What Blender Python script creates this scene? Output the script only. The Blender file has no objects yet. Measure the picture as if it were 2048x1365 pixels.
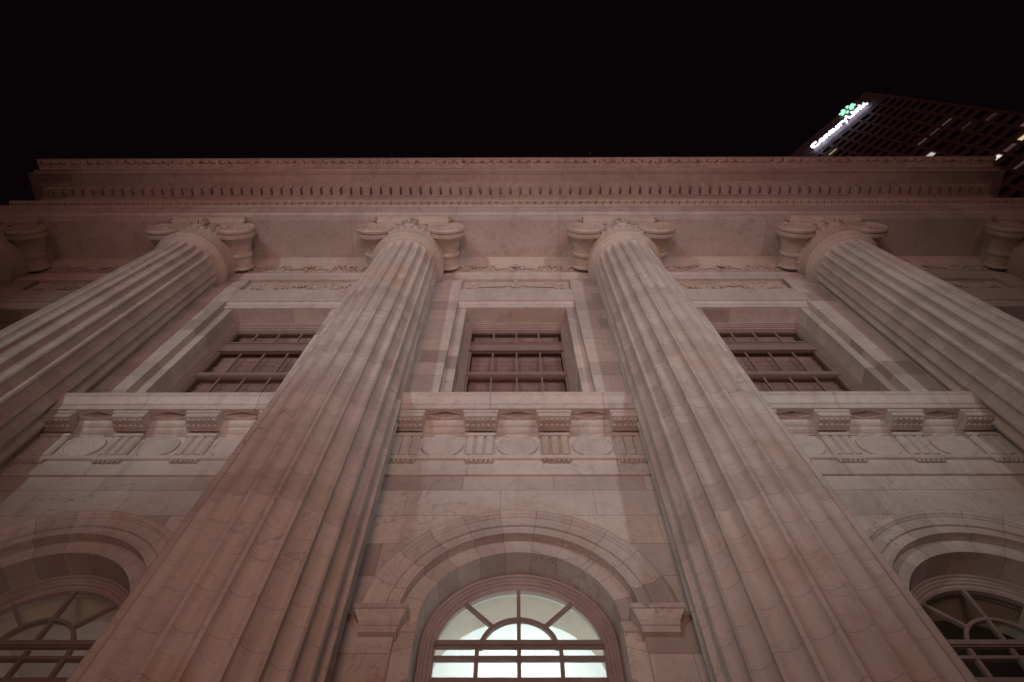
import bpy, bmesh, math, random
from mathutils import Vector, Matrix, Euler
random.seed(7)
S = bpy.context.scene
COL = S.collection
R = math.radians
pi = math.pi

# ------------------------------------------------------------------ camera
cd = bpy.data.cameras.new('camera'); cd.lens = 24.0; cd.sensor_width = 36.0; cd.sensor_fit = 'HORIZONTAL'
cd.clip_start = 0.05; cd.clip_end = 6000
cam = bpy.data.objects.new('camera', cd); COL.objects.link(cam); S.camera = cam
def cam_matrix(pitch, yaw, roll, loc):
    f = Vector((0, math.cos(pitch), math.sin(pitch))); u = Vector((0, -math.sin(pitch), math.cos(pitch))); r = Vector((1, 0, 0))
    rz = Matrix.Rotation(yaw, 3, 'Z'); f, u, r = rz @ f, rz @ u, rz @ r
    r2 = math.cos(roll) * r + math.sin(roll) * u; u2 = -math.sin(roll) * r + math.cos(roll) * u
    m = Matrix((r2, u2, -f)).transposed().to_4x4(); m.translation = loc
    return m
cam.matrix_world = cam_matrix(1.15987, 0.00859, 0.00584, Vector((-0.037, -4.67, 1.6)))

# ------------------------------------------------------------------ sky: night, city glow near the horizon, a few faint stars
W = bpy.data.worlds.new('World'); S.world = W; W.use_nodes = True
wt = W.node_tree; wt.nodes.clear()
def wn(t, **k):
    n = wt.nodes.new(t)
    for a, b in k.items(): setattr(n, a, b)
    return n
wo = wn('ShaderNodeOutputWorld'); bg = wn('ShaderNodeBackground'); tc = wn('ShaderNodeTexCoord')
sep = wn('ShaderNodeSeparateXYZ'); ramp = wn('ShaderNodeValToRGB')
wt.links.new(tc.outputs['Generated'], sep.inputs[0]); wt.links.new(sep.outputs['Z'], ramp.inputs[0])
e = ramp.color_ramp.elements
e[0].position = 0.0; e[0].color = (0.46, 0.20, 0.17, 1)
e[1].position = 1.0; e[1].color = (0.0026, 0.0012, 0.0017, 1)
for p, c in ((0.13, (0.18, 0.076, 0.064, 1)), (0.32, (0.018, 0.0075, 0.0065, 1)), (0.5, (0.0050, 0.0021, 0.0024, 1)), (0.8, (0.0026, 0.0010, 0.0015, 1))):
    q = e.new(p); q.color = c
vor = wn('ShaderNodeTexVoronoi'); vor.inputs['Scale'].default_value = 34
lt = wn('ShaderNodeMath', operation='LESS_THAN'); lt.inputs[1].default_value = 0.022
wn2 = wn('ShaderNodeTexWhiteNoise'); gt = wn('ShaderNodeMath', operation='GREATER_THAN'); gt.inputs[1].default_value = 0.94
mu = wn('ShaderNodeMath', operation='MULTIPLY'); mu2 = wn('ShaderNodeMath', operation='MULTIPLY'); mu2.inputs[1].default_value = 0.05
mixw = wn('ShaderNodeMixRGB', blend_type='ADD'); mixw.inputs[0].default_value = 1
wt.links.new(tc.outputs['Generated'], vor.inputs['Vector']); wt.links.new(vor.outputs['Distance'], lt.inputs[0])
wt.links.new(vor.outputs['Position'], wn2.inputs['Vector']); wt.links.new(wn2.outputs['Value'], gt.inputs[0])
wt.links.new(lt.outputs[0], mu.inputs[0]); wt.links.new(gt.outputs[0], mu.inputs[1]); wt.links.new(mu.outputs[0], mu2.inputs[0])
wt.links.new(ramp.outputs[0], mixw.inputs[1]); wt.links.new(mu2.outputs[0], mixw.inputs[2])
wt.links.new(mixw.outputs[0], bg.inputs[0]); bg.inputs[1].default_value = 1.0
wt.links.new(bg.outputs[0], wo.inputs[0])

# ------------------------------------------------------------------ two street lamps before the building, then added warm fill spots (all behind the camera)
def lamp(name, kind, loc, power, color, size=0.3, target=None, cone=None, blend=1.0):
    d = bpy.data.lights.new(name, kind); d.energy = power; d.color = color; d.shadow_soft_size = size
    if cone: d.spot_size = R(cone); d.spot_blend = blend
    o = bpy.data.objects.new(name, d); o.location = loc; COL.objects.link(o)
    if target is not None:
        o.rotation_euler = (Vector(target) - Vector(loc)).to_track_quat('-Z', 'Y').to_euler()
    return o
lamp('street_lamp_west', 'SPOT', (-16.5, -27, 7.5), 7900, (0.88, 1.0, 0.98), 0.6, (-.6, 0, 12.0), 36)
lamp('street_lamp_east', 'SPOT', (15.0, -27, 7.5), 7600, (0.90, 0.99, 1.0), 0.7, (1.0, 0, 12.0), 28)
lamp('warm_fill_west', 'SPOT', (-5.0, -20.0, 1.0), 4300, (1.0, 0.52, 0.44), 3.0, (-.2, 0, 20.5), 60)  # added soft fill, no real fixture: warms the wall and soffits from below
lamp('warm_fill_east', 'SPOT', (5.5, -20.0, 1.0), 3700, (1.0, 0.51, 0.45), 3.0, (.2, 0, 20.5), 58)  # second added fill, paired with the west one to soften the flutes
lamp('warm_fill_middle', 'SPOT', (-.6, -9.6, 1.0), 1480, (1.0, 0.58, 0.46), 1.2, (-.4, 0, 10.4), 72)  # added fill, no fixture here: peach glow on the middle columns, fading outwards
S.view_settings.view_transform = 'Standard'; S.view_settings.look = 'None'
S.view_settings.exposure = 0.0; S.view_settings.gamma = 1.0; S.view_settings.use_curve_mapping = False
S.cycles.use_denoising = True
S.cycles.max_bounces = 6; S.cycles.diffuse_bounces = 3; S.cycles.sample_clamp_indirect = 4.0

# ------------------------------------------------------------------ materials
class NT:
    def __init__(self, name):
        self.m = bpy.data.materials.new(name); self.m.use_nodes = True
        self.t = self.m.node_tree; self.t.nodes.clear()
        self.out = self.n('ShaderNodeOutputMaterial')
    def n(self, t, **k):
        x = self.t.nodes.new(t)
        for a, b in k.items(): setattr(x, a, b)
        return x
    def l(self, a, b): self.t.links.new(a, b)
    def math(self, op, a, b=None, clamp=False):
        x = self.n('ShaderNodeMath', operation=op); x.use_clamp = clamp
        for i, v in enumerate((a, b)):
            if v is None: continue
            if isinstance(v, (int, float)): x.inputs[i].default_value = v
            else: self.l(v, x.inputs[i])
        return x.outputs[0]
    def mix(self, fac, a, b, mode='MIX'):
        x = self.n('ShaderNodeMixRGB', blend_type=mode)
        for i, v in enumerate((fac, a, b)):
            if isinstance(v, (int, float)): x.inputs[i].default_value = v
            elif isinstance(v, tuple): x.inputs[i].default_value = v if len(v) == 4 else v + (1,)
            else: self.l(v, x.inputs[i])
        return x.outputs[0]
    def noise(self, vec, scale, detail=4, rough=.55, dist=0):
        x = self.n('ShaderNodeTexNoise'); x.inputs['Scale'].default_value = scale; x.inputs['Detail'].default_value = detail
        x.inputs['Roughness'].default_value = rough; x.inputs['Distortion'].default_value = dist
        if vec is not None: self.l(vec, x.inputs['Vector'])
        return x.outputs['Fac']
    def ramp(self, fac, stops):
        x = self.n('ShaderNodeValToRGB'); el = x.color_ramp.elements
        while len(el) < len(stops): el.new(.5)
        for q, (p, c) in zip(el, stops): q.position = p; q.color = c if len(c) == 4 else c + (1,)
        self.l(fac, x.inputs[0]); return x.outputs[0]

def g(v): return (v, v, v)
def marble(name, joint=None, base=(.56, .495, .462), vein=1.9, stain=1.4):
    k = NT(name)
    tc = k.n('ShaderNodeTexCoord'); vec = tc.outputs['Object']
    oi = k.n('ShaderNodeObjectInfo')
    off = k.n('ShaderNodeVectorMath', operation='SCALE'); off.inputs[0].default_value = (17, 9, 23); k.l(oi.outputs['Random'], off.inputs['Scale'])
    add = k.n('ShaderNodeVectorMath', operation='ADD'); k.l(vec, add.inputs[0]); k.l(off.outputs[0], add.inputs[1])
    nv = add.outputs[0]
    sp = k.n('ShaderNodeSeparateXYZ'); k.l(vec, sp.inputs[0]); X, Y, Z = sp.outputs
    tone = k.ramp(k.noise(nv, .55, 6, .6, .4), [(.25, g(.80)), (.55, g(1.0)), (.8, g(1.10))])
    col = k.mix(1.0, base, tone, 'MULTIPLY')
    fine = k.ramp(k.noise(nv, 9, 6, .65), [(.3, g(.93)), (.7, g(1.05))])
    col = k.mix(1.0, col, fine, 'MULTIPLY')
    # joints and block to block tone
    jf = None; cellv = None
    def cell(*vals):
        c = k.n('ShaderNodeCombineXYZ')
        for i, v in enumerate(vals):
            if isinstance(v, (int, float)): c.inputs[i].default_value = v
            else: k.l(v, c.inputs[i])
        w = k.n('ShaderNodeTexWhiteNoise'); k.l(c.outputs[0], w.inputs['Vector']); return w.outputs['Value']
    def line(coord, period, width):
        fr = k.math('FRACT', k.math('DIVIDE', coord, period)); d = k.math('ABSOLUTE', k.math('SUBTRACT', fr, .5))
        return k.math('GREATER_THAN', d, .5 - width / period / 2), k.math('FLOOR', k.math('DIVIDE', coord, period))
    if joint and joint[0] == 'wall':
        zz = k.math('SUBTRACT', Z, joint[1]); lz, rz = line(zz, joint[2], .011)
        wob = k.math('MULTIPLY', cell(rz, 3.3), 1.7)
        xx = k.math('ADD', X, k.math('ADD', wob, 20.0)); lx, rx = line(xx, joint[3], .009)
        jf = k.math('MAXIMUM', lz, lx); cellv = cell(rz, rx, 1.7)
    elif joint and joint[0] == 'drum':
        lz, rz = line(k.math('ADD', Z, joint[2] if len(joint) > 2 else 0.0), joint[1], .007); jf = lz; cellv = cell(rz, 2.0)
    elif joint and joint[0] == 'run':
        lx, rx = line(k.math('ADD', X, joint[2]), joint[1], .012); jf = lx; cellv = cell(rx, 5.0)
    elif joint and joint[0] == 'fan':
        an = k.math('ARCTAN2', k.math('SUBTRACT', Z, joint[1]), X)
        la, ra = line(k.math('ADD', an, 0.0), joint[2], .008)
        jf = la; cellv = cell(ra, 8.0)
    if cellv is not None:
        t = k.ramp(cellv, [(0, (.70, .66, .66)), (.18, (.86, .84, .84)), (.5, g(1.0)), (.8, g(1.06)), (1, (1.12, 1.09, 1.05))])
        if joint[0] == 'drum': t = k.mix(.45, g(1.0), t)
        col = k.mix(1.0, col, t, 'MULTIPLY')
    # veins: thin dark grey lines, distorted
    def ridge(sc, w, d):
        a = k.math('ABSOLUTE', k.math('SUBTRACT', k.noise(nv, sc, 5, .6, d), .5))
        return k.math('SUBTRACT', 1.0, k.math('DIVIDE', a, w), clamp=True)
    gate = k.ramp(k.noise(nv, .8, 3), [(.45, g(0)), (.65, g(1))])
    v1 = k.math('MULTIPLY', k.math('MULTIPLY', ridge(.9, .012, 1.8), .38 * vein), gate)
    v2 = k.math('MULTIPLY', ridge(2.3, .02, 1.2), .16 * vein)
    col = k.mix(v1, col, (.20, .155, .15)); col = k.mix(v2, col, (.30, .25, .24))
    # rusty and sooty weathering
    ru = k.math('MULTIPLY', k.ramp(k.noise(nv, .7, 5, .6, .6), [(.55, g(0)), (.75, g(1))]), .42 * stain)
    col = k.mix(ru, col, (.46, .29, .19))
    sm = k.n('ShaderNodeMapping'); sm.inputs['Scale'].default_value = (5, 5, .35); k.l(nv, sm.inputs['Vector'])
    st = k.math('MULTIPLY', k.ramp(k.noise(sm.outputs[0], 1.0, 4, .6), [(.52, g(0)), (.75, g(1))]),   .30 * stain)
    col = k.mix(st, col, (.30, .24, .215))
    if jf is not None: col = k.mix(k.math('MULTIPLY', jf,   .42 if joint[0] == 'drum' else .45), col, (.13, .085, .07))
    b = k.n('ShaderNodeBsdfPrincipled'); k.l(col, b.inputs['Base Color']); b.inputs['Roughness'].default_value = .5
    b.inputs['Specular IOR Level'].default_value = .35
    bu = k.n('ShaderNodeBump'); bu.inputs['Strength'].default_value = .18; bu.inputs['Distance'].default_value = .012
    h = k.noise(nv, 26, 5, .6)
    if jf is not None: h = k.math('SUBTRACT', h, k.math('MULTIPLY', jf, .4 if joint[0] == 'drum' else 1.0))
    k.l(h, bu.inputs['Height']); k.l(bu.outputs[0], b.inputs['Normal'])
    k.l(b.outputs[0], k.out.inputs[0]); return k.m

def paint(name, col, rough=.5, var=.12, scale=6):
    k = NT(name); tc = k.n('ShaderNodeTexCoord')
    n = k.noise(tc.outputs['Object'], scale, 5, .6)
    t = k.ramp(n, [(.3, g(1 - var)), (.7, g(1 + var))]); c = k.mix(1.0, col, t, 'MULTIPLY')
    b = k.n('ShaderNodeBsdfPrincipled'); k.l(c, b.inputs['Base Color']); b.inputs['Roughness'].default_value = rough
    k.l(b.outputs[0], k.out.inputs[0]); return k.m

def glass(name, refl=.07, tint=(1, 1, 1)):
    k = NT(name); tc = k.n('ShaderNodeTexCoord')
    bu = k.n('ShaderNodeBump'); bu.inputs['Strength'].default_value = .06; bu.inputs['Distance'].default_value = .02
    k.l(k.noise(tc.outputs['Object'], 2.5, 2), bu.inputs['Height'])
    tr = k.n('ShaderNodeBsdfTransparent'); tr.inputs[0].default_value = tint + (1,)
    gl = k.n('ShaderNodeBsdfGlossy'); gl.inputs['Roughness'].default_value = .03; k.l(bu.outputs[0], gl.inputs['Normal'])
    lw = k.n('ShaderNodeLayerWeight'); lw.inputs[0].default_value = .25
    f = k.math('ADD', k.math('MULTIPLY', lw.outputs['Fresnel'], .35), refl)
    mx = k.n('ShaderNodeMixShader'); k.l(f, mx.inputs[0]); k.l(tr.outputs[0], mx.inputs[1]); k.l(gl.outputs[0], mx.inputs[2])
    k.l(mx.outputs[0], k.out.inputs[0]); return k.m

def emit(name, col, power, var=0.0):
    k = NT(name); em = k.n('ShaderNodeEmission'); em.inputs[1].default_value = power
    if var:
        tc = k.n('ShaderNodeTexCoord'); n = k.noise(tc.outputs['Object'], 1.2, 3)
        k.l(k.mix(1.0, col, k.ramp(n, [(.3, g(1 - var)), (.7, g(1 + var))]), 'MULTIPLY'), em.inputs[0])
    else: em.inputs[0].default_value = col + (1,)
    k.l(em.outputs[0], k.out.inputs[0]); return k.m

M_wall = marble('marble_ashlar', ('wall', 0.325, .455, 1.05))
M_plain = marble('marble_plain')
M_shaft = marble('marble_drums', ('drum', .375), stain=1.7)
M_run = marble('marble_blocks', ('run', 1.8, 0.6))
M_run2 = marble('marble_long_blocks', ('run', 2.3, 1.35))
M_carve = marble('marble_carved', None, base=(.55, .47, .41), vein=.3)
M_fan = marble('marble_voussoirs', ('fan', 6.17, pi / 11))
M_ledge = marble('marble_ledge', ('run', 1.47, .35), stain=1.6)
M_wood = paint('painted_window_wood', (.36, .285, .265), .5)
M_sash = paint('painted_sash', (.26, .185, .168), .5)
M_lsash = paint('painted_glazing_bar', (.27, .20, .185), .45)
M_glass = glass('window_glass', .05)
M_dglass = glass('old_window_glass', .10, (.8, .72, .7))
M_cream = paint('cream_plaster', (.58, .53, .44), .8, .05)
M_white = paint('white_plaster', (.82, .84, .82), .8, .04, 2)
M_room = paint('room_plaster', (.56, .58, .565), .8, .05, 1.2)
M_blind = paint('window_blind', (.44, .35, .34), .8, .25, 3)
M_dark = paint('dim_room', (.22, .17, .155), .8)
M_ground = paint('concrete_paving', (.30, .25, .22), .85, .2, 3)

# ------------------------------------------------------------------ mesh helper
class MB:
    def __init__(s): s.v = []; s.f = []
    def add(s, vs, fs):
        o = len(s.v); s.v += [tuple(p) for p in vs]; s.f += [tuple(i + o for i in q) for q in fs]
    def quad(s, *p): s.add(p, [tuple(range(len(p)))])
    def box(s, x0, x1, y0, y1, z0, z1):
        s.add([(x0, y0, z0), (x1, y0, z0), (x1, y1, z0), (x0, y1, z0), (x0, y0, z1), (x1, y0, z1), (x1, y1, z1), (x0, y1, z1)],
              [(3, 2, 1, 0), (4, 5, 6, 7), (0, 1, 5, 4), (1, 2, 6, 5), (2, 3, 7, 6), (3, 0, 4, 7)])
    def prof_x(s, prof, x0, x1, caps=True):          # prof: (y, z) closed outline, extruded along x
        n = len(prof)
        s.add([(x0, y, z) for y, z in prof] + [(x1, y, z) for y, z in prof],
              [(i, (i + 1) % n, (i + 1) % n + n, i + n) for i in range(n)] + ([tuple(range(n - 1, -1, -1)), tuple(range(n, 2 * n))] if caps else []))
    def prof_z(s, prof, z0, z1):                      # prof: (x, y)
        n = len(prof)
        s.add([(x, y, z0) for x, y in prof] + [(x, y, z1) for x, y in prof],
              [(i, (i + 1) % n, (i + 1) % n + n, i + n) for i in range(n)] + [tuple(range(n - 1, -1, -1)), tuple(range(n, 2 * n))])
    def prof_y(s, prof, y0, y1):                      # prof: (x, z)
        n = len(prof)
        s.add([(x, y0, z) for x, z in prof] + [(x, y1, z) for x, z in prof],
              [(i, (i + 1) % n, (i + 1) % n + n, i + n) for i in range(n)] + [tuple(range(n - 1, -1, -1)), tuple(range(n, 2 * n))])
    def loft(s, rings, caps=True, closed=True):
        n = len(rings[0]); o = len(s.v)
        for r in rings: s.v += [tuple(p) for p in r]
        for k in range(len(rings) - 1):
            for i in range(n if closed else n - 1):
                j = (i + 1) % n; s.f.append((o + k * n + i, o + k * n + j, o + (k + 1) * n + j, o + (k + 1) * n + i))
        if caps:
            s.f.append(tuple(o + i for i in range(n - 1, -1, -1))); s.f.append(tuple(o + (len(rings) - 1) * n + i for i in range(n)))
    def lathe(s, prof, n, c=(0, 0, 0), axis='z', caps=True):   # prof: (r, t)
        rings = []
        for r, t in prof:
            q = []
            for i in range(n):
                a = 2 * pi * i / n; p, w = r * math.cos(a), r * math.sin(a)
                q.append((c[0] + p, c[1] + w, c[2] + t) if axis == 'z' else (c[0] + p, c[1] + t, c[2] + w))
            rings.append(q)
        s.loft(rings, caps)
    def ell(s, c, r, rot=None, nu=8, nv=5):
        vs = []; fs = []; rot = rot or Matrix.Identity(3); c = Vector(c)
        for j in range(1, nv):
            th = pi * j / nv
            for i in range(nu):
                ph = 2 * pi * i / nu
                vs.append(c + rot @ Vector((r[0] * math.sin(th) * math.cos(ph), r[1] * math.sin(th) * math.sin(ph), r[2] * math.cos(th))))
        vs.append(c + rot @ Vector((0, 0, r[2]))); vs.append(c + rot @ Vector((0, 0, -r[2])))
        T, Bm = len(vs) - 2, len(vs) - 1
        for i in range(nu):
            k = (i + 1) % nu
            for j in range(nv - 2): fs.append((j * nu + i, (j + 1) * nu + i, (j + 1) * nu + k, j * nu + k))
            fs.append((T, i, k)); fs.append((Bm, (nv - 2) * nu + k, (nv - 2) * nu + i))
        s.add(vs, fs)
    def tube(s, pts, rad, n=6):
        rings = []; pts = [Vector(p) for p in pts]
        for i, p in enumerate(pts):
            d = (pts[min(i + 1, len(pts) - 1)] - pts[max(i - 1, 0)]).normalized()
            a = Vector((0, 1, 0)); a = (a - d * a.dot(d))
            if a.length < .1: a = Vector((1, 0, 0)) - d * d.x
            a.normalize(); b = d.cross(a); r = rad[i] if isinstance(rad, (list, tuple)) else rad
            rings.append([p + (a * math.cos(2 * pi * k / n) + b * math.sin(2 * pi * k / n)) * r for k in range(n)])
        s.loft(rings)
    def arc(s, prof, cz, a0, a1, n, closed=True, cx=0.0):    # prof: (r, y) swept round the y axis at height cz
        rings = []
        for i in range(n + 1):
            a = a0 + (a1 - a0) * i / n
            rings.append([(cx + r * math.cos(a), y, cz + r * math.sin(a)) for r, y in prof])
        s.loft(rings, closed, closed)
    def build(s, name, mat, parent=None, loc=(0, 0, 0), sharp=32, recalc=True):
        me = bpy.data.meshes.new(name); me.from_pydata(s.v, [], s.f); me.materials.append(mat)
        bm = bmesh.new(); bm.from_mesh(me)
        if recalc: bmesh.ops.recalc_face_normals(bm, faces=bm.faces)
        for f in bm.faces: f.smooth = True
        lim = R(sharp)
        for ed in bm.edges:
            ed.smooth = not (len(ed.link_faces) != 2 or ed.calc_face_angle(0) > lim)
        bm.to_mesh(me); bm.free()
        o = bpy.data.objects.new(name, me); COL.objects.link(o); o.location = loc
        if parent: o.parent = parent
        return o
def empty(name, loc, label, cat, rz=0):
    o = bpy.data.objects.new(name, None); COL.objects.link(o); o.location = loc; o.rotation_euler = (0, 0, rz)
    o['label'] = label; o['category'] = cat; return o
def copy_tree(o, parent, loc=None):
    c = o.copy(); COL.objects.link(c); c.parent = parent
    if loc is not None: c.location = loc
    for ch in list(o.children):
        if ch.name in COL.objects: copy_tree(ch, c)
    return c

# ------------------------------------------------------------------ ground
gm = MB(); gm.quad((-1500, -1500, 0), (1500, -1500, 0), (1500, 1500, 0), (-1500, 1500, 0))
ground = gm.build('ground', M_ground); ground['kind'] = 'structure'

# ------------------------------------------------------------------ courthouse
CH = empty('courthouse', (0, 0, 0), 'pale marble courthouse facade with fluted ionic columns and arched windows at night', 'courthouse')
BAY = 4.5; BAYS = (-2, -1, 0, 1, 2)
ZA = 6.17                                  # arch springing
ZL = 9.60                                  # ledge top
# --- wall: one sheet of ashlar with its openings, 0.9 m thick
m = MB()
NA = 36
for b in BAYS:
    cx = b * BAY; r = 1.083
    xl, xr = cx - BAY / 2, cx + BAY / 2
    def rect(x0, x1, z0, z1): m.quad((x0, 0, z0), (x1, 0, z0), (x1, 0, z1), (x0, 0, z1))
    rect(xl, xr, 0, 2.4)
    rect(xl, cx - r, 2.4, ZA); rect(cx + r, xr, 2.4, ZA)
    ap = [(cx - r * math.cos(pi * i / NA), ZA + r * math.sin(pi * i / NA)) for i in range(NA + 1)]
    zt = 8.33
    rect(xl, cx - r, ZA, zt); rect(cx + r, xr, ZA, zt)
    for i in range(NA):
        (x0, z0), (x1, z1) = ap[i], ap[i + 1]; m.quad((x0, 0, z0), (x1, 0, z1), (x1, 0, zt), (x0, 0, zt))
    rect(xl, xr, zt, 10.0)
    w = .96
    rect(xl, cx - w, 10.0, 13.85); rect(cx + w, xr, 10.0, 13.85); rect(xl, xr, 13.85, 16.46)
    # window reveal, 0.34 deep
    for q in (((cx - w, 10.0), (cx - w, 13.85)), ((cx - w, 13.85), (cx + w, 13.85)), ((cx + w, 13.85), (cx + w, 10.0)), ((cx + w, 10.0), (cx - w, 10.0))):
        (x0, z0), (x1, z1) = q; m.quad((x0, 0, z0), (x1, 0, z1), (x1, .36, z1), (x0, .36, z0))
for sx in (-1, 1):                         # the wings beyond the six columns
    x0, x1 = sorted((sx * 11.25, sx * 24)); m.quad((x0, 0, 0), (x1, 0, 0), (x1, 0, 16.46), (x0, 0, 16.46))
m.quad((-24, .9, 16.459), (24, .9, 16.459), (24, 0, 16.459), (-24, 0, 16.459))
wall = m.build('wall', M_wall, CH, recalc=False)
back = MB(); back.box(-24, 24, 6.2, 14, 0, 18.8); back.box(-11.6, 11.6, .91, 6.19, 16.6, 18.8)
back.build('main_block', M_plain, CH)

# --- pilasters behind the columns, the lintel and the fascia between them
def pil(x0, x1, name='pilaster'):
    p = MB(); p.box(x0, x1, -.11, .02, ZL - .3, 15.345); return p.build(name, M_wall, CH)
for i in range(-3, 3): pil((i + .5) * BAY - 1.125, (i + .5) * BAY + 1.125)
f = MB(); f.prof_x([(.02, 15.36), (-.10, 15.36), (-.10, 15.70), (-.115, 15.715), (-.115, 15.775), (.02, 15.775)], -24, 24)
f.build('fascia_band', M_run2, CH)
# crown moulding of the wall under the soffit
cp = [(.02, 15.778), (-.11, 15.778), (-.115, 15.80), (-.13, 15.80)]
for i in range(9):
    a = i / 8; cp.append((-.13 - .11 * (a ** 1.5), 15.82 + .44 * a))
cp += [(-.255, 16.29), (-.265, 16.40), (-.265, 16.458), (.02, 16.458)]
f = MB(); f.prof_x(cp, -24, 24); crown = f.build('crown_moulding', M_carve, CH)

def leaf(m, c, L, w, d, dirx, dirz, tilt=0):
    # a small leaf lying on a wall-parallel face, long axis along (dirx, dirz)
    a = math.atan2(dirz, dirx); rot = Matrix.Rotation(-a, 3, 'Y') @ Matrix.Rotation(tilt, 3, 'X')
    m.ell(c, (L, d, w), rot, 6, 4)
def rosette(m, c, r, n=8):
    for i in range(n):
        a = 2 * pi * i / n; leaf(m, (c[0] + .6 * r * math.cos(a), c[1], c[2] + .6 * r * math.sin(a)), r * .45, r * .24, r * .28, math.cos(a), math.sin(a))
    m.ell((c[0], c[1] - r * .15, c[2]), (r * .3, r * .35, r * .3), None, 8, 5)
# carved acanthus scroll on the crown moulding, one length per bay
cm = MB(); rnd = random.Random(3)
x = -1.45
while x < 1.45:
    if not (.22 < abs(x) < .42):
        t = rnd.random(); y = -.138 - .05 * t; z = 15.83 + .22 * t
        a = rnd.uniform(.5, 2.6); leaf(cm, (x, y, z), rnd.uniform(.035, .07), rnd.uniform(.012, .022), .022, math.cos(a), math.sin(a), .7)
    x += rnd.uniform(.016, .034)
rosette(cm, (0, -.20, 15.98), .10, 10)
for sx in (-1, 1):
    for q in range(7): cm.ell((sx * (.17 + q * .05), -.16, 15.90 + .02 * math.sin(q)), (.03, .03, .03), None, 6, 4)
crown_carv = cm.build('acanthus_carving', M_carve, crown)
for b in BAYS:
    if b: c = crown_carv.copy(); COL.objects.link(c); c.parent = crown; c.location = (b * BAY, 0, 0)

# --- sculpted panel over each upper window
def relief_garland():
    m = MB(); rnd = random.Random(11); zc = 15.05
    for sx in (-1, 1):
        for q in range(150):
            t = rnd.random(); x = sx * (.10 + .92 * t); band = .07 + .10 * math.sin(pi * t)
            z = zc + .12 - .16 * math.sin(pi * t) + rnd.uniform(-1, 1) * band
            a = rnd.uniform(0, pi); leaf(m, (x, -.012 - rnd.uniform(0, .02), z), rnd.uniform(.03, .065), rnd.uniform(.013, .024), .028, math.cos(a), math.sin(a), rnd.uniform(-.5, .5))
        for q in range(22):
            m.ell((sx * rnd.uniform(.2, .9), -.03, zc - .02 + rnd.uniform(-.14, .10)), (.026, .03, .026), None, 6, 4)
        m.tube([(sx * (.98 + .03 * math.sin(i)), -.02, zc + .22 - .06 * i) for i in range(7)], [.02, .03, .02, .03, .02, .025, .01])
        m.tube([(sx * (.2 + .12 * i), -.015, zc + .24 - .02 * math.sin(i * 1.3)) for i in range(7)], [.015, .02, .016, .02, .016, .02, .01])
    rosette(m, (0, -.03, zc + .06), .13, 9)
    return m
def relief_wings():
    m = MB(); zc = 15.08
    for sx in (-1, 1):
        for row in range(3):
            for q in range(8):
                x0 = sx * (.16 + .09 * q + .06 * row); L = .13
                leaf(m, (x0, -.012 - .006 * row, zc + .13 - .075 * row - .01 * q * (row - 1)), L, .026, .018, sx, .10 - .14 * row)
        m.tube([(sx * (.14 + .11 * i), -.015, zc + .20 - .008 * i * i) for i in range(8)], .018)
        leaf(m, (sx * .92, -.015, zc + .16), .1, .05, .02, 1, .1)
    rosette(m, (0, -.02, zc + .03), .13, 9)
    m.ell((0, -.04, zc + .17), (.06, .05, .07))
    return m
for b in BAYS:
    lp = MB(); lp.box(-1.122, 1.122, -.107, .02, 14.04, 14.70)
    lp.prof_x([(.02, 13.853), (-.035, 13.853), (-.05, 13.87), (-.05, 14.0), (-.09, 14.037), (.02, 14.037)], -1.122, 1.122)
    lin = lp.build('lintel', M_plain, CH, (b * BAY, 0, 0))
    rp = MB(); rp.quad((-1.123, -.012, 14.703), (1.123, -.012, 14.703), (1.123, -.012, 15.357), (-1.123, -.012, 15.357))
    rp.f = []; rp.box(-1.123, 1.123, -.03, .01, 14.703, 15.357)
    pan = rp.build('sculpted_panel', M_plain, CH, (b * BAY, 0, 0))
for pan in [o for o in CH.children if o.name.startswith('sculpted_panel')]:
    mm = relief_wings() if abs(pan.location.x) < .1 else relief_garland()
    mm.v = [(a, bb - .028, c) for a, bb, c in mm.v]
    mm.build('eagle_wing_relief' if abs(pan.location.x) < .1 else 'garland_relief', M_carve, pan)

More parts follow.
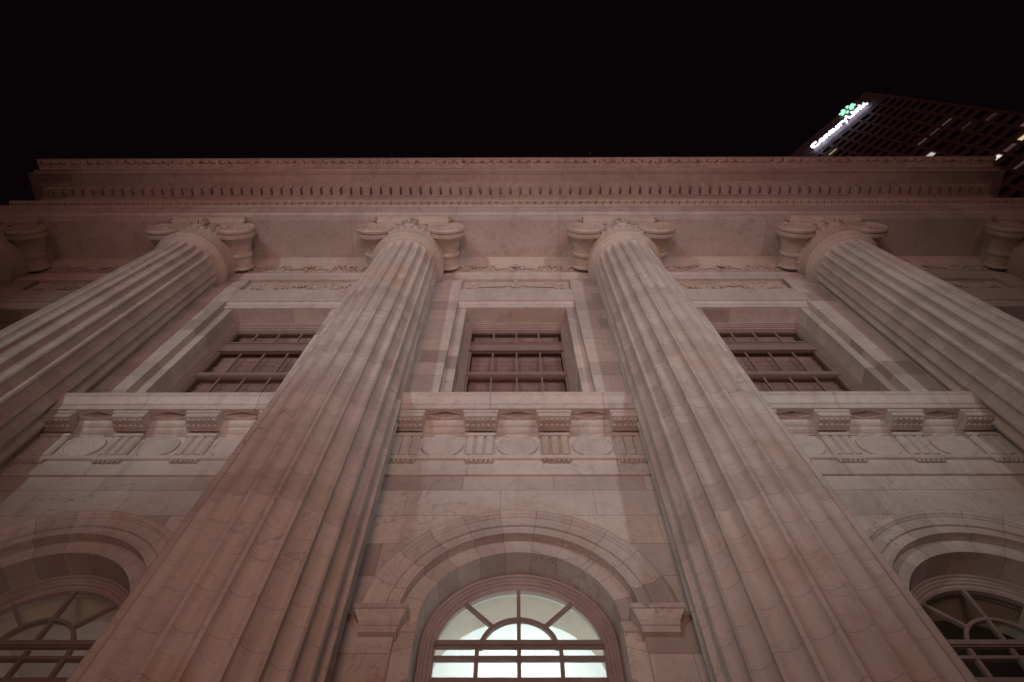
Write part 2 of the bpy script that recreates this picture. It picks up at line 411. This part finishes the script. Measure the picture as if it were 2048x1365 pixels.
# --- upper sash windows
def upper_window():
    m = MB()
    def ring(w0, w1, zt0, zt1, y0, y1):
        m.box(-w0, -w1, y0, y1, 10.02, zt0); m.box(w1, w0, y0, y1, 10.02, zt0); m.box(-w1, w1, y0, y1, zt1, zt0)
    ring(.958, .925, 13.847, 13.80, .285, .42); ring(.924, .895, 13.799, 13.755, .305, .43); ring(.894, .868, 13.754, 13.71, .325, .44); ring(.867, .845, 13.709, 13.66, .35, .45)
    fr = m.build('window', M_wood, CH)
    s = MB()
    s.box(-.844, .844, .36, .43, 12.72, 13.03); s.box(-.844, .844, .342, .36, 12.70, 12.745); s.box(-.844, .844, .348, .36, 12.97, 13.005)
    s.box(-.844, .844, .37, .43, 13.10, 13.135)
    s.box(-.844, .844, .36, .44, 11.73, 11.86); s.box(-.844, .844, .35, .36, 11.74, 11.785)
    s.box(-.844, .844, .38, .43, 13.60, 13.655)
    for x in (-.42, 0, .42):
        s.box(x - .013, x + .013, .385, .42, 13.136, 13.60); s.box(x - .012, x + .012, .395, .43, 11.861, 12.719); s.box(x - .012, x + .012, .395, .43, 10.02, 11.729)
    s.box(-.844, .844, .39, .43, 11.05, 11.09)
    for x0, x1 in ((-.844, -.80), (.80, .844)): s.box(x0, x1, .375, .435, 10.02, 11.729); s.box(x0, x1, .375, .435, 11.861, 12.699)
    s.build('sash_bars', M_sash, fr)
    p = MB(); p.quad((-.843, .41, 10.02), (.843, .41, 10.02), (.843, .41, 13.66), (-.843, .41, 13.66)); p.build('pane', M_dglass, fr)
    bl = MB(); bl.prof_x([(.50 + (.028 if i % 2 else 0), 10.55 + i * .09) for i in range(36)] + [(.58, 13.75), (.58, 10.55)], -.795, .795); bl.build('blind', M_blind, fr)
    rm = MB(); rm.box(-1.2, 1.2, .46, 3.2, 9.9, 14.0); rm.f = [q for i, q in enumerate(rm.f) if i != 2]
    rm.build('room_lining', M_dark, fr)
    return fr
uw = upper_window()
for b in BAYS:
    if b: copy_tree(uw, CH, (b * BAY, 0, 0))

# --- ledge of each bay: Doric frieze, mutules and cornice
MUT = (-1.407, -.469, .469, 1.407)
def ledge():
    m = MB(); HW = 1.555
    front = [(-.37, 9.30), (-.37, 9.395), (-.385, 9.40), (-.385, 9.42), (-.395, 9.44), (-.42, 9.475), (-.435, 9.52), (-.45, 9.53), (-.45, ZL), (.0, ZL + .01)]
    bed = [(-.20, 9.30), (-.19, 9.275), (-.16, 9.245), (-.125, 9.235), (-.125, 9.20), (-.09, 9.17), (-.065, 9.165), (-.065, 9.14), (.0, 9.14)]
    # cornice front as a closed profile, soffit built separately with its sunk lozenges
    m.prof_x(front + [(.0, 9.56), (-.34, 9.56), (-.34, 9.30)], -HW, HW)
    m.prof_x(bed + [(.0, 9.30)], -1.95, 1.95)
    ya, yb = -.34, -.20; z = 9.302; xs = [-HW] + list(MUT) + [HW]
    for i in range(5):
        x0, x1 = xs[i], xs[i + 1]
        if i in (0, 4): m.quad((x0, ya, z), (x1, ya, z), (x1, yb, z), (x0, yb, z)); continue
        xm, ym = (x0 + x1) / 2, (ya + yb) / 2; a, c = .245, .060
        P = [(x0, ya), (xm, ya), (x1, ya), (x1, ym), (x1, yb), (xm, yb), (x0, yb), (x0, ym)]
        Lz = [(xm, ym - c), (xm + a, ym), (xm, ym + c), (xm - a, ym)]
        V = [(p[0], p[1], z) for p in P] + [(p[0], p[1], z) for p in Lz] + [(xm, ym, z + .075)]
        m.add(V, [(0, 1, 8, 11, 7), (1, 2, 3, 9, 8), (3, 4, 5, 10, 9), (5, 6, 7, 11, 10), (8, 9, 12), (9, 10, 12), (10, 11, 12), (11, 8, 12)])
    lg = m.build('balcony_ledge', M_ledge, CH, recalc=True)
    # mutule
    mu = MB(); w, w2 = .225, .205
    mu.loft([[(-w, -.348, 9.298), (w, -.348, 9.298), (w, -.13, 9.298), (-w, -.13, 9.298)],
             [(-w, -.348, 9.25), (w, -.348, 9.25), (w, -.13, 9.25), (-w, -.13, 9.25)],
             [(-w2, -.335, 9.245), (w2, -.335, 9.245), (w2, -.13, 9.245), (-w2, -.13, 9.245)],
             [(-w2, -.335, 9.165), (w2, -.335, 9.165), (w2, -.13, 9.145), (-w2, -.13, 9.145)]])
    for j, y in enumerate((-.285, -.205)):
        for i in range(6):
            mu.lathe([(.019, .02), (.026, -.014), (.019, -.02)], 10, (-.165 + .066 * i, y, 9.157 - .009 * j))
    M0 = mu.build('mutule', M_plain, lg, (MUT[0], 0, 0))
    for x in MUT[1:]: c = M0.copy(); COL.objects.link(c); c.parent = lg; c.location = (x, 0, 0)
    # Doric frieze with its architrave
    fz = MB(); E = 1.95
    fz.prof_x([(.0, 9.138), (-.05, 9.138), (-.05, 8.66), (-.085, 8.66), (-.085, 8.615), (-.075, 8.605), (-.04, 8.60), (-.04, 8.335), (-.03, 8.325), (.0, 8.325)], -E, E)
    fr = fz.build('doric_frieze', M_run, CH)
    tg = MB(); h = .177; y0, y1 = -.05, -.098
    pr = [(-h, y0), (-h, y1 + .022), (-h + .025, y1)]
    for cxx in (-.06, .06): pr += [(cxx - .024, y1), (cxx, y1 + .034), (cxx + .024, y1)]
    pr += [(h - .025, y1), (h, y1 + .022), (h, y0)]
    tg.prof_z(pr, 8.662, 9.07); tg.box(-h - .012, h + .012, -.108, y0, 9.072, 9.136)
    tg.box(-h, h, -.083, -.04, 8.575, 8.603)
    for i in range(6): tg.lathe([(.014, 0), (.022, -.04), (.018, -.043)], 8, (-.145 + .058 * i, -.064, 8.575))
    T0 = tg.build('triglyph', M_plain, fr, (MUT[0], 0, 0))
    for x in MUT[1:]: c = T0.copy(); COL.objects.link(c); c.parent = fr; c.location = (x, 0, 0)
    rd = MB(); rd.lathe([(.255, -.05), (.255, -.074), (.245, -.080), (.222, -.080), (.212, -.066), (.19, -.067), (.14, -.080), (.08, -.088), (.03, -.090)], 40, (0, 0, 8.90), 'y')
    R0 = rd.build('roundel', M_plain, fr, (-.938, 0, 0))
    for x in (0, .938): c = R0.copy(); COL.objects.link(c); c.parent = fr; c.location = (x, 0, 0)
    return lg, fr
lg, fr = ledge()
for b in BAYS:
    if b: copy_tree(lg, CH, (b * BAY, 0, 0)); copy_tree(fr, CH, (b * BAY, 0, 0))

# --- arches, imposts and arched windows
def arch():
    m = MB()
    pr = [(1.417, .0), (1.417, -.085), (1.405, -.10), (1.375, -.105), (1.352, -.098), (1.335, -.075), (1.325, -.07), (1.322, -.058), (1.205, -.058), (1.202, -.034),
          (1.122, -.034), (1.118, -.052), (1.10, -.058), (1.083, -.054), (1.083, .0)]
    m.arc(pr, ZA, 0, pi, 60, closed=True)
    ar = m.build('archivolt', M_fan, CH, sharp=25)
    s = MB()                                  # inner order: step, face and deep intrados, with straight jambs
    s.arc([(1.083, .001), (1.083, .054), (.915, .054), (.915, .40)], ZA, 0, pi, 60, closed=False)
    for sx in (-1, 1):
        P = [(sx * 1.083, .001), (sx * 1.083, .054), (sx * .915, .054), (sx * .915, .40)]
        for (xa, ya), (xb, yb) in zip(P, P[1:]): s.quad((xa, ya, 2.4), (xb, yb, 2.4), (xb, yb, ZA), (xa, ya, ZA))
    s.build('inner_arch', M_fan, ar)
    for sx in (-1, 1):
        im = MB(); rings = []
        for d, z in ((0, 5.955), (0, 6.02), (.012, 6.025), (.012, 6.065), (.02, 6.07), (.032, 6.10), (.055, 6.135), (.062, 6.155), (.075, 6.157), (.075, 6.212), (.0, 6.225)):
            x0, x1 = 1.055 - d, 1.385 + d
            rings.append([(sx * x0, -.06 - d, z), (sx * x1, -.06 - d, z), (sx * x1, .0, z), (sx * x0, .058, z)])
        im.loft(rings); im.build('impost', M_plain, ar)
        ib = MB(); ib.loft([[(sx * (.93 - d), .05 - d, z), (sx * 1.10, .05 - d, z), (sx * 1.10, .10, z), (sx * (.93 - d), .10, z)] for d, z in ((0, 6.05), (.018, 6.06), (.022, 6.10), (.03, 6.15), (0, 6.155))])
        ib.build('impost_return', M_plain, ar)
    return ar
ar0 = arch()
def lower_window():
    m = MB()
    pr = [(.913, .345), (.895, .325), (.88, .335), (.87, .355), (.855, .36), (.845, .375), (.82, .378), (.812, .395), (.79, .40), (.772, .42), (.772, .47), (.913, .47)]
    m.arc(pr, ZA, 0, pi, 56)
    for sx in (-1, 1): m.prof_z([(sx * r, y) for r, y in pr], 2.4, ZA - .001)
    fr = m.build('arched_window', M_wood, CH, sharp=28)
    s = MB()
    s.box(-.771, .771, .385, .426, 6.205, 6.285); s.box(-.771, .771, .365, .385, 6.215, 6.25)
    s.box(-.771, .771, .40, .45, 6.085, 6.12); s.box(-.771, .771, .39, .46, 5.73, 5.88)
    for x in (-.385, 0, .385): s.box(x - .018, x + .018, .405, .45, 5.881, 6.084); s.box(x - .018, x + .018, .407, .448, 6.121, 6.204); s.box(x - .018, x + .018, .405, .45, 2.4, 5.729)
    for z in (5.1, 4.5, 3.9, 3.3): s.box(-.77, .77, .41, .445, z, z + .035)
    s.arc([(.375, .405), (.375, .45), (.337, .45), (.337, .405)], 6.20, .04, pi - .04, 28)
    s.box(-.018, .018, .406, .449, 6.286, 6.935)
    for a in (R(47), R(133)):
        d = Vector((math.cos(a), 0, math.sin(a))); n = Vector((-d.z, 0, d.x)) * .018; c = Vector((0, 0, 6.20))
        p, q = c + d * .37, c + d * .765
        s.prof_y([((p + n).x, (p + n).z), ((p - n).x, (p - n).z), ((q - n).x, (q - n).z), ((q + n).x, (q + n).z)], .407, .447)
    s.build('glazing_bars', M_lsash, fr)
    p = MB(); p.quad(*([(-.775, .43, 2.4), (.775, .43, 2.4)] + [(.775 * math.cos(pi * i / 32), .43, ZA + .775 * math.sin(pi * i / 32)) for i in range(33)]))
    p.build('pane', M_glass, fr)
    # room behind: plastered embrasure and a plain room with a high ceiling
    t = MB(); t.arc([(.835, .471), (.835, .56), (.875, .565), (.875, .60)], ZA, 0, pi, 40, closed=False)
    for sx in (-1, 1):
        for (xa, ya), (xb, yb) in zip([(.835, .471), (.835, .56), (.875, .565), (.875, .60)], [(.835, .56), (.875, .565), (.875, .60)]):
            t.quad((sx * xa, ya, 2.4), (sx * xb, yb, 2.4), (sx * xb, yb, ZA), (sx * xa, ya, ZA))
    t.build('window_lining', M_white, fr)
    t = MB(); t.arc([(.875, .60), (.89, .95)], ZA, 0, pi, 40, closed=False)
    for sx in (-1, 1): t.quad((sx * .875, .60, 2.4), (sx * .89, .95, 2.4), (sx * .89, .95, ZA), (sx * .875, .60, ZA))
    t.build('embrasure', M_cream, fr)
    rm = MB(); rm.box(-2.1, 2.1, .951, 5.4, 2.0, 8.1); rm.f = [q for i, q in enumerate(rm.f) if i != 2]
    for x0, x1 in ((-2.1, -.89), (.89, 2.1)): rm.quad((x0, .951, 2.0), (x1, .951, 2.0), (x1, .951, 8.1), (x0, .951, 8.1))
    rm.quad((-.89, .951, 2.0), (.89, .951, 2.0), (.89, .951, 2.4), (-.89, .951, 2.4))
    for i in range(24):
        p0, p1 = [(-.89 * math.cos(pi * q / 24), ZA + .89 * math.sin(pi * q / 24)) for q in (i, i + 1)]
        rm.quad((p0[0], .951, p0[1]), (p1[0], .951, p1[1]), (p1[0], .951, 8.1), (p0[0], .951, 8.1))
    rm.build('room_lining', M_room, fr)
    return fr
lw0 = lower_window()
for b in BAYS:
    if b: copy_tree(ar0, CH, (b * BAY, 0, 0)); copy_tree(lw0, CH, (b * BAY, 0, 0))
# ceiling lamps of the rooms: the middle one bright, the left one low and warm; the right one is only fill
lamp('room_lamp_middle', 'POINT', (0, 3.0, 6.6), 190, (.92, 1.0, .96), .25)
for sx in (-1, 1): lamp('upper_room_lamp', 'POINT', (sx * 4.5, 2.0, 12.2), 9, (1.0, .62, .25), .15)
lamp('room_fill_right', 'POINT', (4.5, 3.0, 6.4), 1.3, (1.0, .55, .40), .25)  # added faint fill that lifts the dark panes of the right window
lamp('room_lamp_left', 'POINT', (-4.5, 3.0, 6.6), 22, (1.0, .64, .52), .25)

# --- columns
YC = -.43
def shaft_r(z): 
    t = (z - 1.6) / 13.55
    return .890 - .250 * t + .006 * math.sin(pi * max(0, min(1, t)))
def column():
    NF, K = 24, 9
    m = MB(); zs = [1.35 + i * .66 for i in range(21)]
    zt = 14.88; zs = [z for z in zs if z < zt - .2] + [zt - .17, zt - .10, zt - .06, zt - .03, zt - .012, zt, zt + .02]
    rings = []
    for z in zs:
        r = shaft_r(z); dep = .27 * (2 * pi * r / NF)
        q = 0.0
        if z < zt: q = 1.0 if z < zt - .16 else math.sqrt(max(0, 1 - ((z - (zt - .16)) / .16) ** 2))
        ring = []
        for i in range(NF):
            a0 = 2 * pi * i / NF; wv = 2 * pi / NF
            for k in range(K):
                t = -1 + 2 * k / (K - 1); a = a0 + wv * (.5 + .425 * t)
                rr = r - dep * q * math.sqrt(max(0, 1 - t * t))
                ring.append((rr * math.cos(a), rr * math.sin(a), z))
        rings.append(ring)
    m.loft(rings)
    sh = m.build('column', M_shaft, CH, (-.5 * BAY, YC, 0), sharp=38)
    bs = MB(); bs.box(-1.25, 1.25, -1.25, 1.25, 0, .55)
    bs.lathe([(1.22, .549), (1.25, .62), (1.22, .72), (1.05, .76), (1.0, .86), (1.06, .96), (1.12, 1.02), (1.08, 1.12), (.95, 1.16), (.92, 1.26), (.885, 1.36)], 64)
    bs.build('column_base', M_plain, sh)
    c = MB(); h0 = .29; hv = .34
    c.lathe([(r, z + h0) for r, z in ((.630, 14.60), (.645, 14.68), (.672, 14.75), (.702, 14.785), (.717, 14.79), (.717, 14.81), (.742, 14.825), (.759, 14.86), (.752, 14.90), (.725, 14.925), (.70, 14.93), (.69, 14.96))], 72)
    c.lathe([(r, z + hv) for r, z in ((.67, 14.89), (.675, 15.20), (.695, 15.28), (.72, 15.36), (.735, 15.44), (.735, 15.50), (.70, 15.55), (.6, 15.58))], 64)
    for i in range(30):                       # eggs and darts
        a = 2 * pi * (i + .5) / 30; d = Vector((math.cos(a), math.sin(a), 0))
        rot = Matrix.Rotation(a, 3, 'Z') @ Matrix.Rotation(.45, 3, 'Y')
        c.ell(d * .705 + Vector((0, 0, 15.37 + hv)), (.045, .05, .09), rot, 8, 5)
        a += pi / 30; d = Vector((math.cos(a), math.sin(a), 0)); rot = Matrix.Rotation(a, 3, 'Z') @ Matrix.Rotation(.45, 3, 'Y')
        c.ell(d * .705 + Vector((0, 0, 15.36 + hv)), (.035, .014, .09), rot, 6, 4)
    c.box(-.76, .76, -.63, .25, 15.55 + hv, 15.95 + hv)     # canalis block
    for j in range(2): c.tube([(-.56 + .14 * i, -.635, 15.86 + hv - .16 * j - .045 * math.sin(pi * i / 8)) for i in range(9)], .022)
    c.loft([[(-w, -dd + .03, z + hv + .018), (w, -dd + .03, z + hv + .018), (w, .40, z + hv + .018), (-w, .40, z + hv + .018)] for w, dd, z in ((.78, .70, 15.932), (.80, .735, 15.95), (.81, .75, 15.98), (.84, .795, 16.03), (.84, .80, 16.096))])
    cap = c.build('capital', M_carve, sh, sharp=40)
    zv, xv = 15.60 + hv, .76
    for sx in (-1, 1):
        v = MB()
        v.lathe([(.05, -.665), (.355, -.665), (.36, -.685), (.385, -.70), (.40, -.685), (.40, -.64), (.375, -.625), (.375, -.605), (.395, -.59), (.395, -.53), (.37, -.515), (.345, -.50), (.30, -.42), (.262, -.30), (.245, -.20),
                 (.245, -.15), (.264, -.14), (.27, -.11), (.264, -.08), (.244, -.07), (.238, -.04), (.232, .06), (.235, .14), (.255, .16), (.255, .20), (.1, .205)], 44, (sx * xv, .04, zv), 'y')
        pts, rad = [], []
        for i in range(80):
            t = i / 79; a = pi / 2 + sx * (2 * pi * 2.4 * t); r = .345 * (1 - t) ** .9 + .03
            pts.append((sx * xv + r * math.cos(a), -.63, zv + r * math.sin(a))); rad.append(.030 * (1 - .55 * t))
        v.tube(pts, rad, 6); v.ell((sx * xv, -.635, zv), (.05, .035, .05))
        v.build('volute', M_carve, cap, sharp=40)
    o = MB()                                   # palmette at the middle and sprigs beside the volutes
    for i, a in enumerate((-50, -33, -16, 0, 16, 33, 50)):
        d = Vector((math.sin(R(a)), 0, math.cos(R(a)))); L = .44 - .0050 * abs(a)
        for q in range(3):
            p = Vector((0, -.71, 15.44 + hv)) + d * (L * (.22 + .32 * q)); o.ell(p + Vector((0, -.025 * q, 0)), (.026 - .003 * q, .045, .085), Matrix.Rotation(R(a), 3, 'Y'), 6, 4)
    o.ell((0, -.77, 15.88 + hv), (.05, .045, .06)); o.ell((0, -.72, 15.42 + hv), (.14, .06, .06)); o.ell((0, -.67, 15.62 + hv), (.16, .06, .22))
    for sx in (-1, 1):
        for q in range(5): o.ell((sx * (.13 + .045 * q), -.67 + .004 * q, 15.46 + hv + .03 * q), (.06, .05, .034), Matrix.Rotation(-sx * (.4 + .25 * q), 3, 'Y'), 6, 4)
        o.tube([(sx * (.10 + .06 * i), -.67, 15.60 + hv + .055 * i) for i in range(5)], [.04, .034, .03, .024, .012])
    o.build('palmette', M_carve, cap)
    for sx in (-1, 1):
        k = MB(); k.ell((sx * .81, -0.74, 16.03 + hv), (.045, .055, .06)); k.ell((sx * .83, -0.72, 15.97 + hv), (.03, .05, .05)); k.ell((sx * .82, -0.76, 15.99 + hv), (.02, .03, .05))
        k.build('corner_leaf', M_carve, cap)
    return sh
col0 = column()
for i in range(-3, 3):
    if i != -1: copy_tree(col0, CH, ((i + .5) * BAY, YC, 0))

# --- entablature: U-shaped sweep round the front and both ends
FY, FX = -1.11, 11.94
KE = 1.025
def ez(z): return 16.46 + (z - 16.10) * KE
def sweep(m, prof, yb=.6, ox=FX):
    rings = []
    for p, z in prof:
        p, z = p * KE, ez(z); rings.append([(-(ox + p), yb, z), (-(ox + p), FY - p, z), (ox + p, FY - p, z), (ox + p, yb, z)])
    m.loft(rings, True, False)
m = MB()
sweep(m, [(0, 16.10), (0, 16.60), (.012, 16.61), (.04, 16.645), (.042, 16.70), (.03, 16.715), (.03, 17.0), (.042, 17.005), (.042, 17.235), (.055, 17.245), (.06, 17.27)])
m.v += []; arc_ = m
# soffit and closed top come with the caps; the back stays behind the wall line
arch_o = m.build('architrave', M_run2, CH, recalc=True)
for sx in (-1, 1):
    w = MB(); x0, x1 = sorted((sx * (FX + .002), sx * 24)); w.prof_x([(-1.03, ez(16.10)), (-1.03, ez(16.60)), (-1.065, ez(16.645)), (-1.065, ez(17.22)), (-1.13, ez(17.42)), (-1.15, ez(17.50)), (.6, ez(17.52)), (.6, ez(16.10))], x0, x1)
    w.build('wing_architrave', M_run2, CH)
m = MB(); sweep(m, [(.055, 17.272), (.062, 17.29), (.085, 17.35), (.115, 17.40), (.145, 17.445), (.148, 17.50), (.10, 17.52), (0, 17.55)])
tae = m.build('leaf_moulding', M_carve, arch_o)
lm = MB(); n = 134; EX = FX + .1; sp = 2 * EX / n                # leaf and dart
tl = Matrix.Rotation(-.55, 3, 'X')
for i in range(n):
    x = -EX + sp * (i + .5)
    for sx in (-1, 1):
        lm.ell((x + sx * .048, FY - .108, ez(17.375)), (.013, .03, .085), tl @ Matrix.Rotation(sx * .62, 3, 'Y'), 6, 4)
        lm.ell((x + sx * .016, FY - .085, ez(17.335)), (.012, .026, .045), tl @ Matrix.Rotation(sx * .25, 3, 'Y'), 6, 4)
    lm.ell((x + sp / 2, FY - .095, ez(17.355)), (.012, .028, .06), tl, 6, 4)
lm.build('leaf_and_dart', M_carve, arch_o)
m = MB(); sweep(m, [(0, 17.552), (0, 18.52), (.02, 18.51), (.028, 18.55), (.028, 18.648)])
m.build('frieze', M_run, CH)
m = MB(); sweep(m, [(.032, 18.65), (.032, 18.86), (.21, 18.862), (.225, 18.87), (.27, 18.885), (.30, 18.897)])
n = 95; DX = FX + .07; sp = 2 * DX / n
for i in range(n):
    x = -DX + sp * (i + .5); m.box(x - .094, x + .094, FY - .212, FY - .033, ez(18.57), ez(18.858))
for sx in (-1, 1):
    for i in range(4): y = FY + .02 + i * .247; m.box(*sorted((sx * (FX + .033), sx * (FX + .212))), y, y + .16, ez(18.60), ez(18.858))
m.build('dentil_course', M_plain, CH)
m = MB()
sweep(m, [(.30, 18.90), (.50, 18.90), (.505, 18.885), (.534, 18.885), (.534, 19.17), (.545, 19.18), (.57, 19.19), (.57, 19.235), (.555, 19.24), (.4, 19.26)], .9)
cor = m.build('cornice', M_run, CH)
m = MB(); pr = [(.50, 19.262), (.575, 19.262), (.585, 19.28)]
for i in range(9):
    t = i / 8; pr.append((.59 + .17 * (t - .12 * math.sin(2 * pi * t)), 19.285 + .225 * t))
pr += [(.785, 19.515), (.79, 19.565), (.1, 19.60)]
sweep(m, pr, .9, FX - .13)
gut = m.build('gutter_moulding', M_run2, cor)
am = MB(); rnd = random.Random(5); x = -(FX + .45)      # worn anthemion carved along the gutter
def gut_pt(t): return FY - KE * (.59 + .17 * (t - .12 * math.sin(2 * pi * t))), ez(19.285 + .225 * t)
while x < FX + .45:
    for k in (-2, -1, 0, 1, 2):
        if rnd.random() < .15: continue
        t = .60 - .05 * abs(k) + rnd.uniform(-.06, .06); py, pz = gut_pt(t)
        am.ell((x + .033 * k, py - .010, pz), (.010, .026, .115 - .012 * abs(k)), Matrix.Rotation(-.75, 3, 'X') @ Matrix.Rotation(k * .14 + rnd.uniform(-.16, .16), 3, 'Y'), 6, 4)
    py, pz = gut_pt(.22); am.ell((x, py - .004, pz), (.06, .022, .022), Matrix.Rotation(-.75, 3, 'X'), 6, 4)
    py, pz = gut_pt(.5); am.ell((x + .12, py - .004, pz), (.014, .024, .10), Matrix.Rotation(-.75, 3, 'X') @ Matrix.Rotation(rnd.uniform(-.2, .2), 3, 'Y'), 6, 4)
    x += .245
am.build('anthemion_carving', M_carve, cor)

# ------------------------------------------------------------------ office tower behind, to the right
AX, AY, AH = 103.0, 8.56, 213.6
ux, uy = -.7276, .6860
ang = math.atan2(uy, ux)
T = empty('office_tower', (AX, AY, 0), 'dark office tower with scattered lit windows rising behind the marble cornice', 'tower', ang)
# local x runs along the facade away from the near corner; the facade looks towards local +y (rotated frame), so depth is local -y
M_tw = paint('tower_granite', (.12, .078, .072), .6, .15, .3)
M_tg = paint('tower_glass', (.035, .03, .032), .15, .1)
PU, PF, ZT = 3.17, 3.72, AH - 11.6; NU, NFL = 14, 40
m = MB(); LX = NU * PU + .6
m.box(0, LX, -38, -.45, 0, AH); m.box(0, LX, -.449, 0, ZT, AH); m.box(-.15, LX + .15, -.3, .12, AH - .8, AH + .4)
for i in range(NU + 1): m.box(i * PU - .05, i * PU + .62, -.449, 0, 0, ZT - .001)
for j in range(NFL + 1):
    zz = ZT - j * PF
    if j == 12: continue
    m.box(.0, LX, -.449, -.06, zz - 1.9, zz - .002)
m.build('facade', M_tw, T)
lit = {(0, 0): None}
LIT = [(1, 9, 'c', .07), (2, 9, 'c', .05), (3, 9, 'c', .07), (4, 11, 'w', .55), (1, 16, 'y', .75), (0, 16, 'p', .38), (0, 15, 'p', .10), (2, 16, 'p', .06), (3, 16, 'w', .9), (6, 1, 'y', .30), (7, 2, 'g', 1.3),
       (1, 11, 'c', .03), (0, 12, 'p', .03), (3, 18, 'c', .06)]
LC = {'c': (.8, .65, .6), 'w': (.95, .9, .8), 'y': (1, .75, .42), 'p': (1, .62, .58), 'g': (.75, 1, .85)}
wins = MB(); wins.quad((.62, -.40, -1.8), (PU - .05, -.40, -1.8), (PU - .05, -.40, 0), (.62, -.40, 0))
litk = {(a, b): (c, p) for a, b, c, p in LIT}
rest = MB(); count = 0; w0 = None; mats = {}
for j in range(NFL):
    for i in range(NU):
        zz = ZT - (j + .0) * PF - 1.9
        key = (i, j)
        if key in litk:
            c, p = litk[key]; wm = MB(); wm.quad((.62, -.40, -.85 if c in 'c' else -1.8), (PU - .05, -.40, -.85 if c in 'c' else -1.8), (PU - .05, -.40, 0), (.62, -.40, 0))
            o = wm.build('lit_window', emit('lit_window_' + c + str(i) + str(j), LC[c], p, .3), T, (i * PU, 0, zz)); continue
        if i < 7 and j < 14 and count < 84:
            count += 1
            if w0 is None: w0 = wins.build('window', M_tg, T, (i * PU, 0, zz))
            else: o = w0.copy(); COL.objects.link(o); o.parent = T; o.location = (i * PU, 0, zz)
        else: rest.add([(x + i * PU, y, z + zz) for x, y, z in wins.v], [(0, 1, 2, 3)])
ro = rest.build('window_rows', M_tg, T); ro['kind'] = 'stuff'

# --- illuminated sign along the roof edge
SG = empty('rooftop_sign', (AX + ux * 22.2, AY + uy * 22.2, AH - 9.4), 'glowing white lettering with green petal emblem along the dark roof edge', 'sign', ang + pi)
# local x runs in the reading direction, local -y is towards the street
M_let = emit('sign_white', (.74, .76, 1.0), 6.5); M_grn = emit('sign_green', (.42, 1.0, .68), 1.15)
td = bpy.data.curves.new('lettering', 'FONT'); td.body = 'CenturyLink'; td.size = 4.6; td.extrude = .15; td.offset = .0; td.space_character = 1.02
to = bpy.data.objects.new('lettering_source', td); COL.objects.link(to)
bpy.context.view_layer.update()
dg = bpy.context.evaluated_depsgraph_get(); tm = bpy.data.meshes.new_from_object(to.evaluated_get(dg))
bpy.data.objects.remove(to)
wmax = max(v.co.x for v in tm.vertices); wmin = min(v.co.x for v in tm.vertices); sx = 17.9 / (wmax - wmin)
for v in tm.vertices: v.co = ((v.co.x - wmin) * sx, -.75 - v.co.z, v.co.y)
tm.materials.clear(); tm.materials.append(M_let)
lo = bpy.data.objects.new('lettering', tm); COL.objects.link(lo); lo.parent = SG
em = MB(); ce = Vector((14.6, -.75, 6.6))
for i in range(8):
    a = 2 * pi * (i + .5) / 8; d = Vector((math.cos(a), 0, math.sin(a))); n = Vector((-d.z, 0, d.x))
    P = [ce + d * .7, ce + d * 1.4 - n * .36, ce + d * 2.2 - n * .52, ce + d * 2.5 - n * .1, ce + d * 2.2 + n * .36, ce + d * 1.4 + n * .22]
    em.prof_y([(p.x, p.z) for p in P], -.9, -.6)
em.build('emblem', M_grn, SG)
fr_ = MB(); fr_.box(0, 18, -.45, -.35, 1.2, 1.35); fr_.box(0, 18, -.45, -.35, 2.6, 2.75)
for i in range(10): fr_.box(i * 2 - .05, i * 2 + .05, -.6, -.02, 1.0, 2.9)
fr_.build('sign_frame', M_tg, SG)

# ------------------------------------------------------------------ street tree between the west lamp and the facade (behind the camera, it dapples the lamp's light)
M_bark = paint('bark', (.09, .06, .045), .9, .3, 8); M_leaf = paint('tree_leaves', (.05, .07, .03), .6, .3, 3)
TR = empty('street_tree', (-10.6, -13.8, 0), 'leafy street tree standing on the paving before the courthouse', 'tree')
t = MB(); t.tube([(0, 0, 0), (.05, .03, 1.2), (.0, .1, 2.6), (.1, .1, 4.2), (.15, .0, 6.2), (.6, .0, 7.8), (1.2, 0, 9.6)], [.20, .17, .15, .11, .07, .04, .02], 10)
for i in range(9):
    a = i * 2.4; h = 2.6 + i * .42; d = Vector((math.cos(a), math.sin(a), .55))
    t.tube([Vector((.05, .1, h)), Vector((.05, .1, h)) + d * .7, Vector((.05, .1, h)) + d * 1.5 + Vector((0, 0, .2))], [.06, .04, .015], 6)
t.build('trunk', M_bark, TR)
cr = MB(); rnd = random.Random(21)
CL = [(-1.1, 0, 5.2, 1.3), (.1, .2, 4.9, 1.4), (.9, 0, 5.7, 1.1), (-.5, .3, 6.8, 1.15), (.55, -.2, 7.1, 1.0), (1.15, .1, 7.6, .75), (.5, 0, 3.6, 1.2), (-1.5, -.2, 6.6, .95), (1.25, 0, 9.6, .26), (1.9, .1, 6.6, .8)]
for cx, cy, cz, rr in CL:
    for q in range(int(900 * rr * rr)):
        d = Vector((rnd.gauss(0, 1), rnd.gauss(0, 1), rnd.gauss(0, 1))).normalized() * rr * rnd.random() ** .4
        c = Vector((cx, cy, cz)) + d; e1 = Vector((rnd.gauss(0, 1), rnd.gauss(0, 1), rnd.gauss(0, 1))).normalized(); e2 = e1.orthogonal().normalized()
        L = rnd.uniform(.07, .13)
        cr.quad(c - e1 * L, c + e2 * L * .5, c + e1 * L, c - e2 * L * .5)
cr.build('crown', M_leaf, TR, recalc=False)
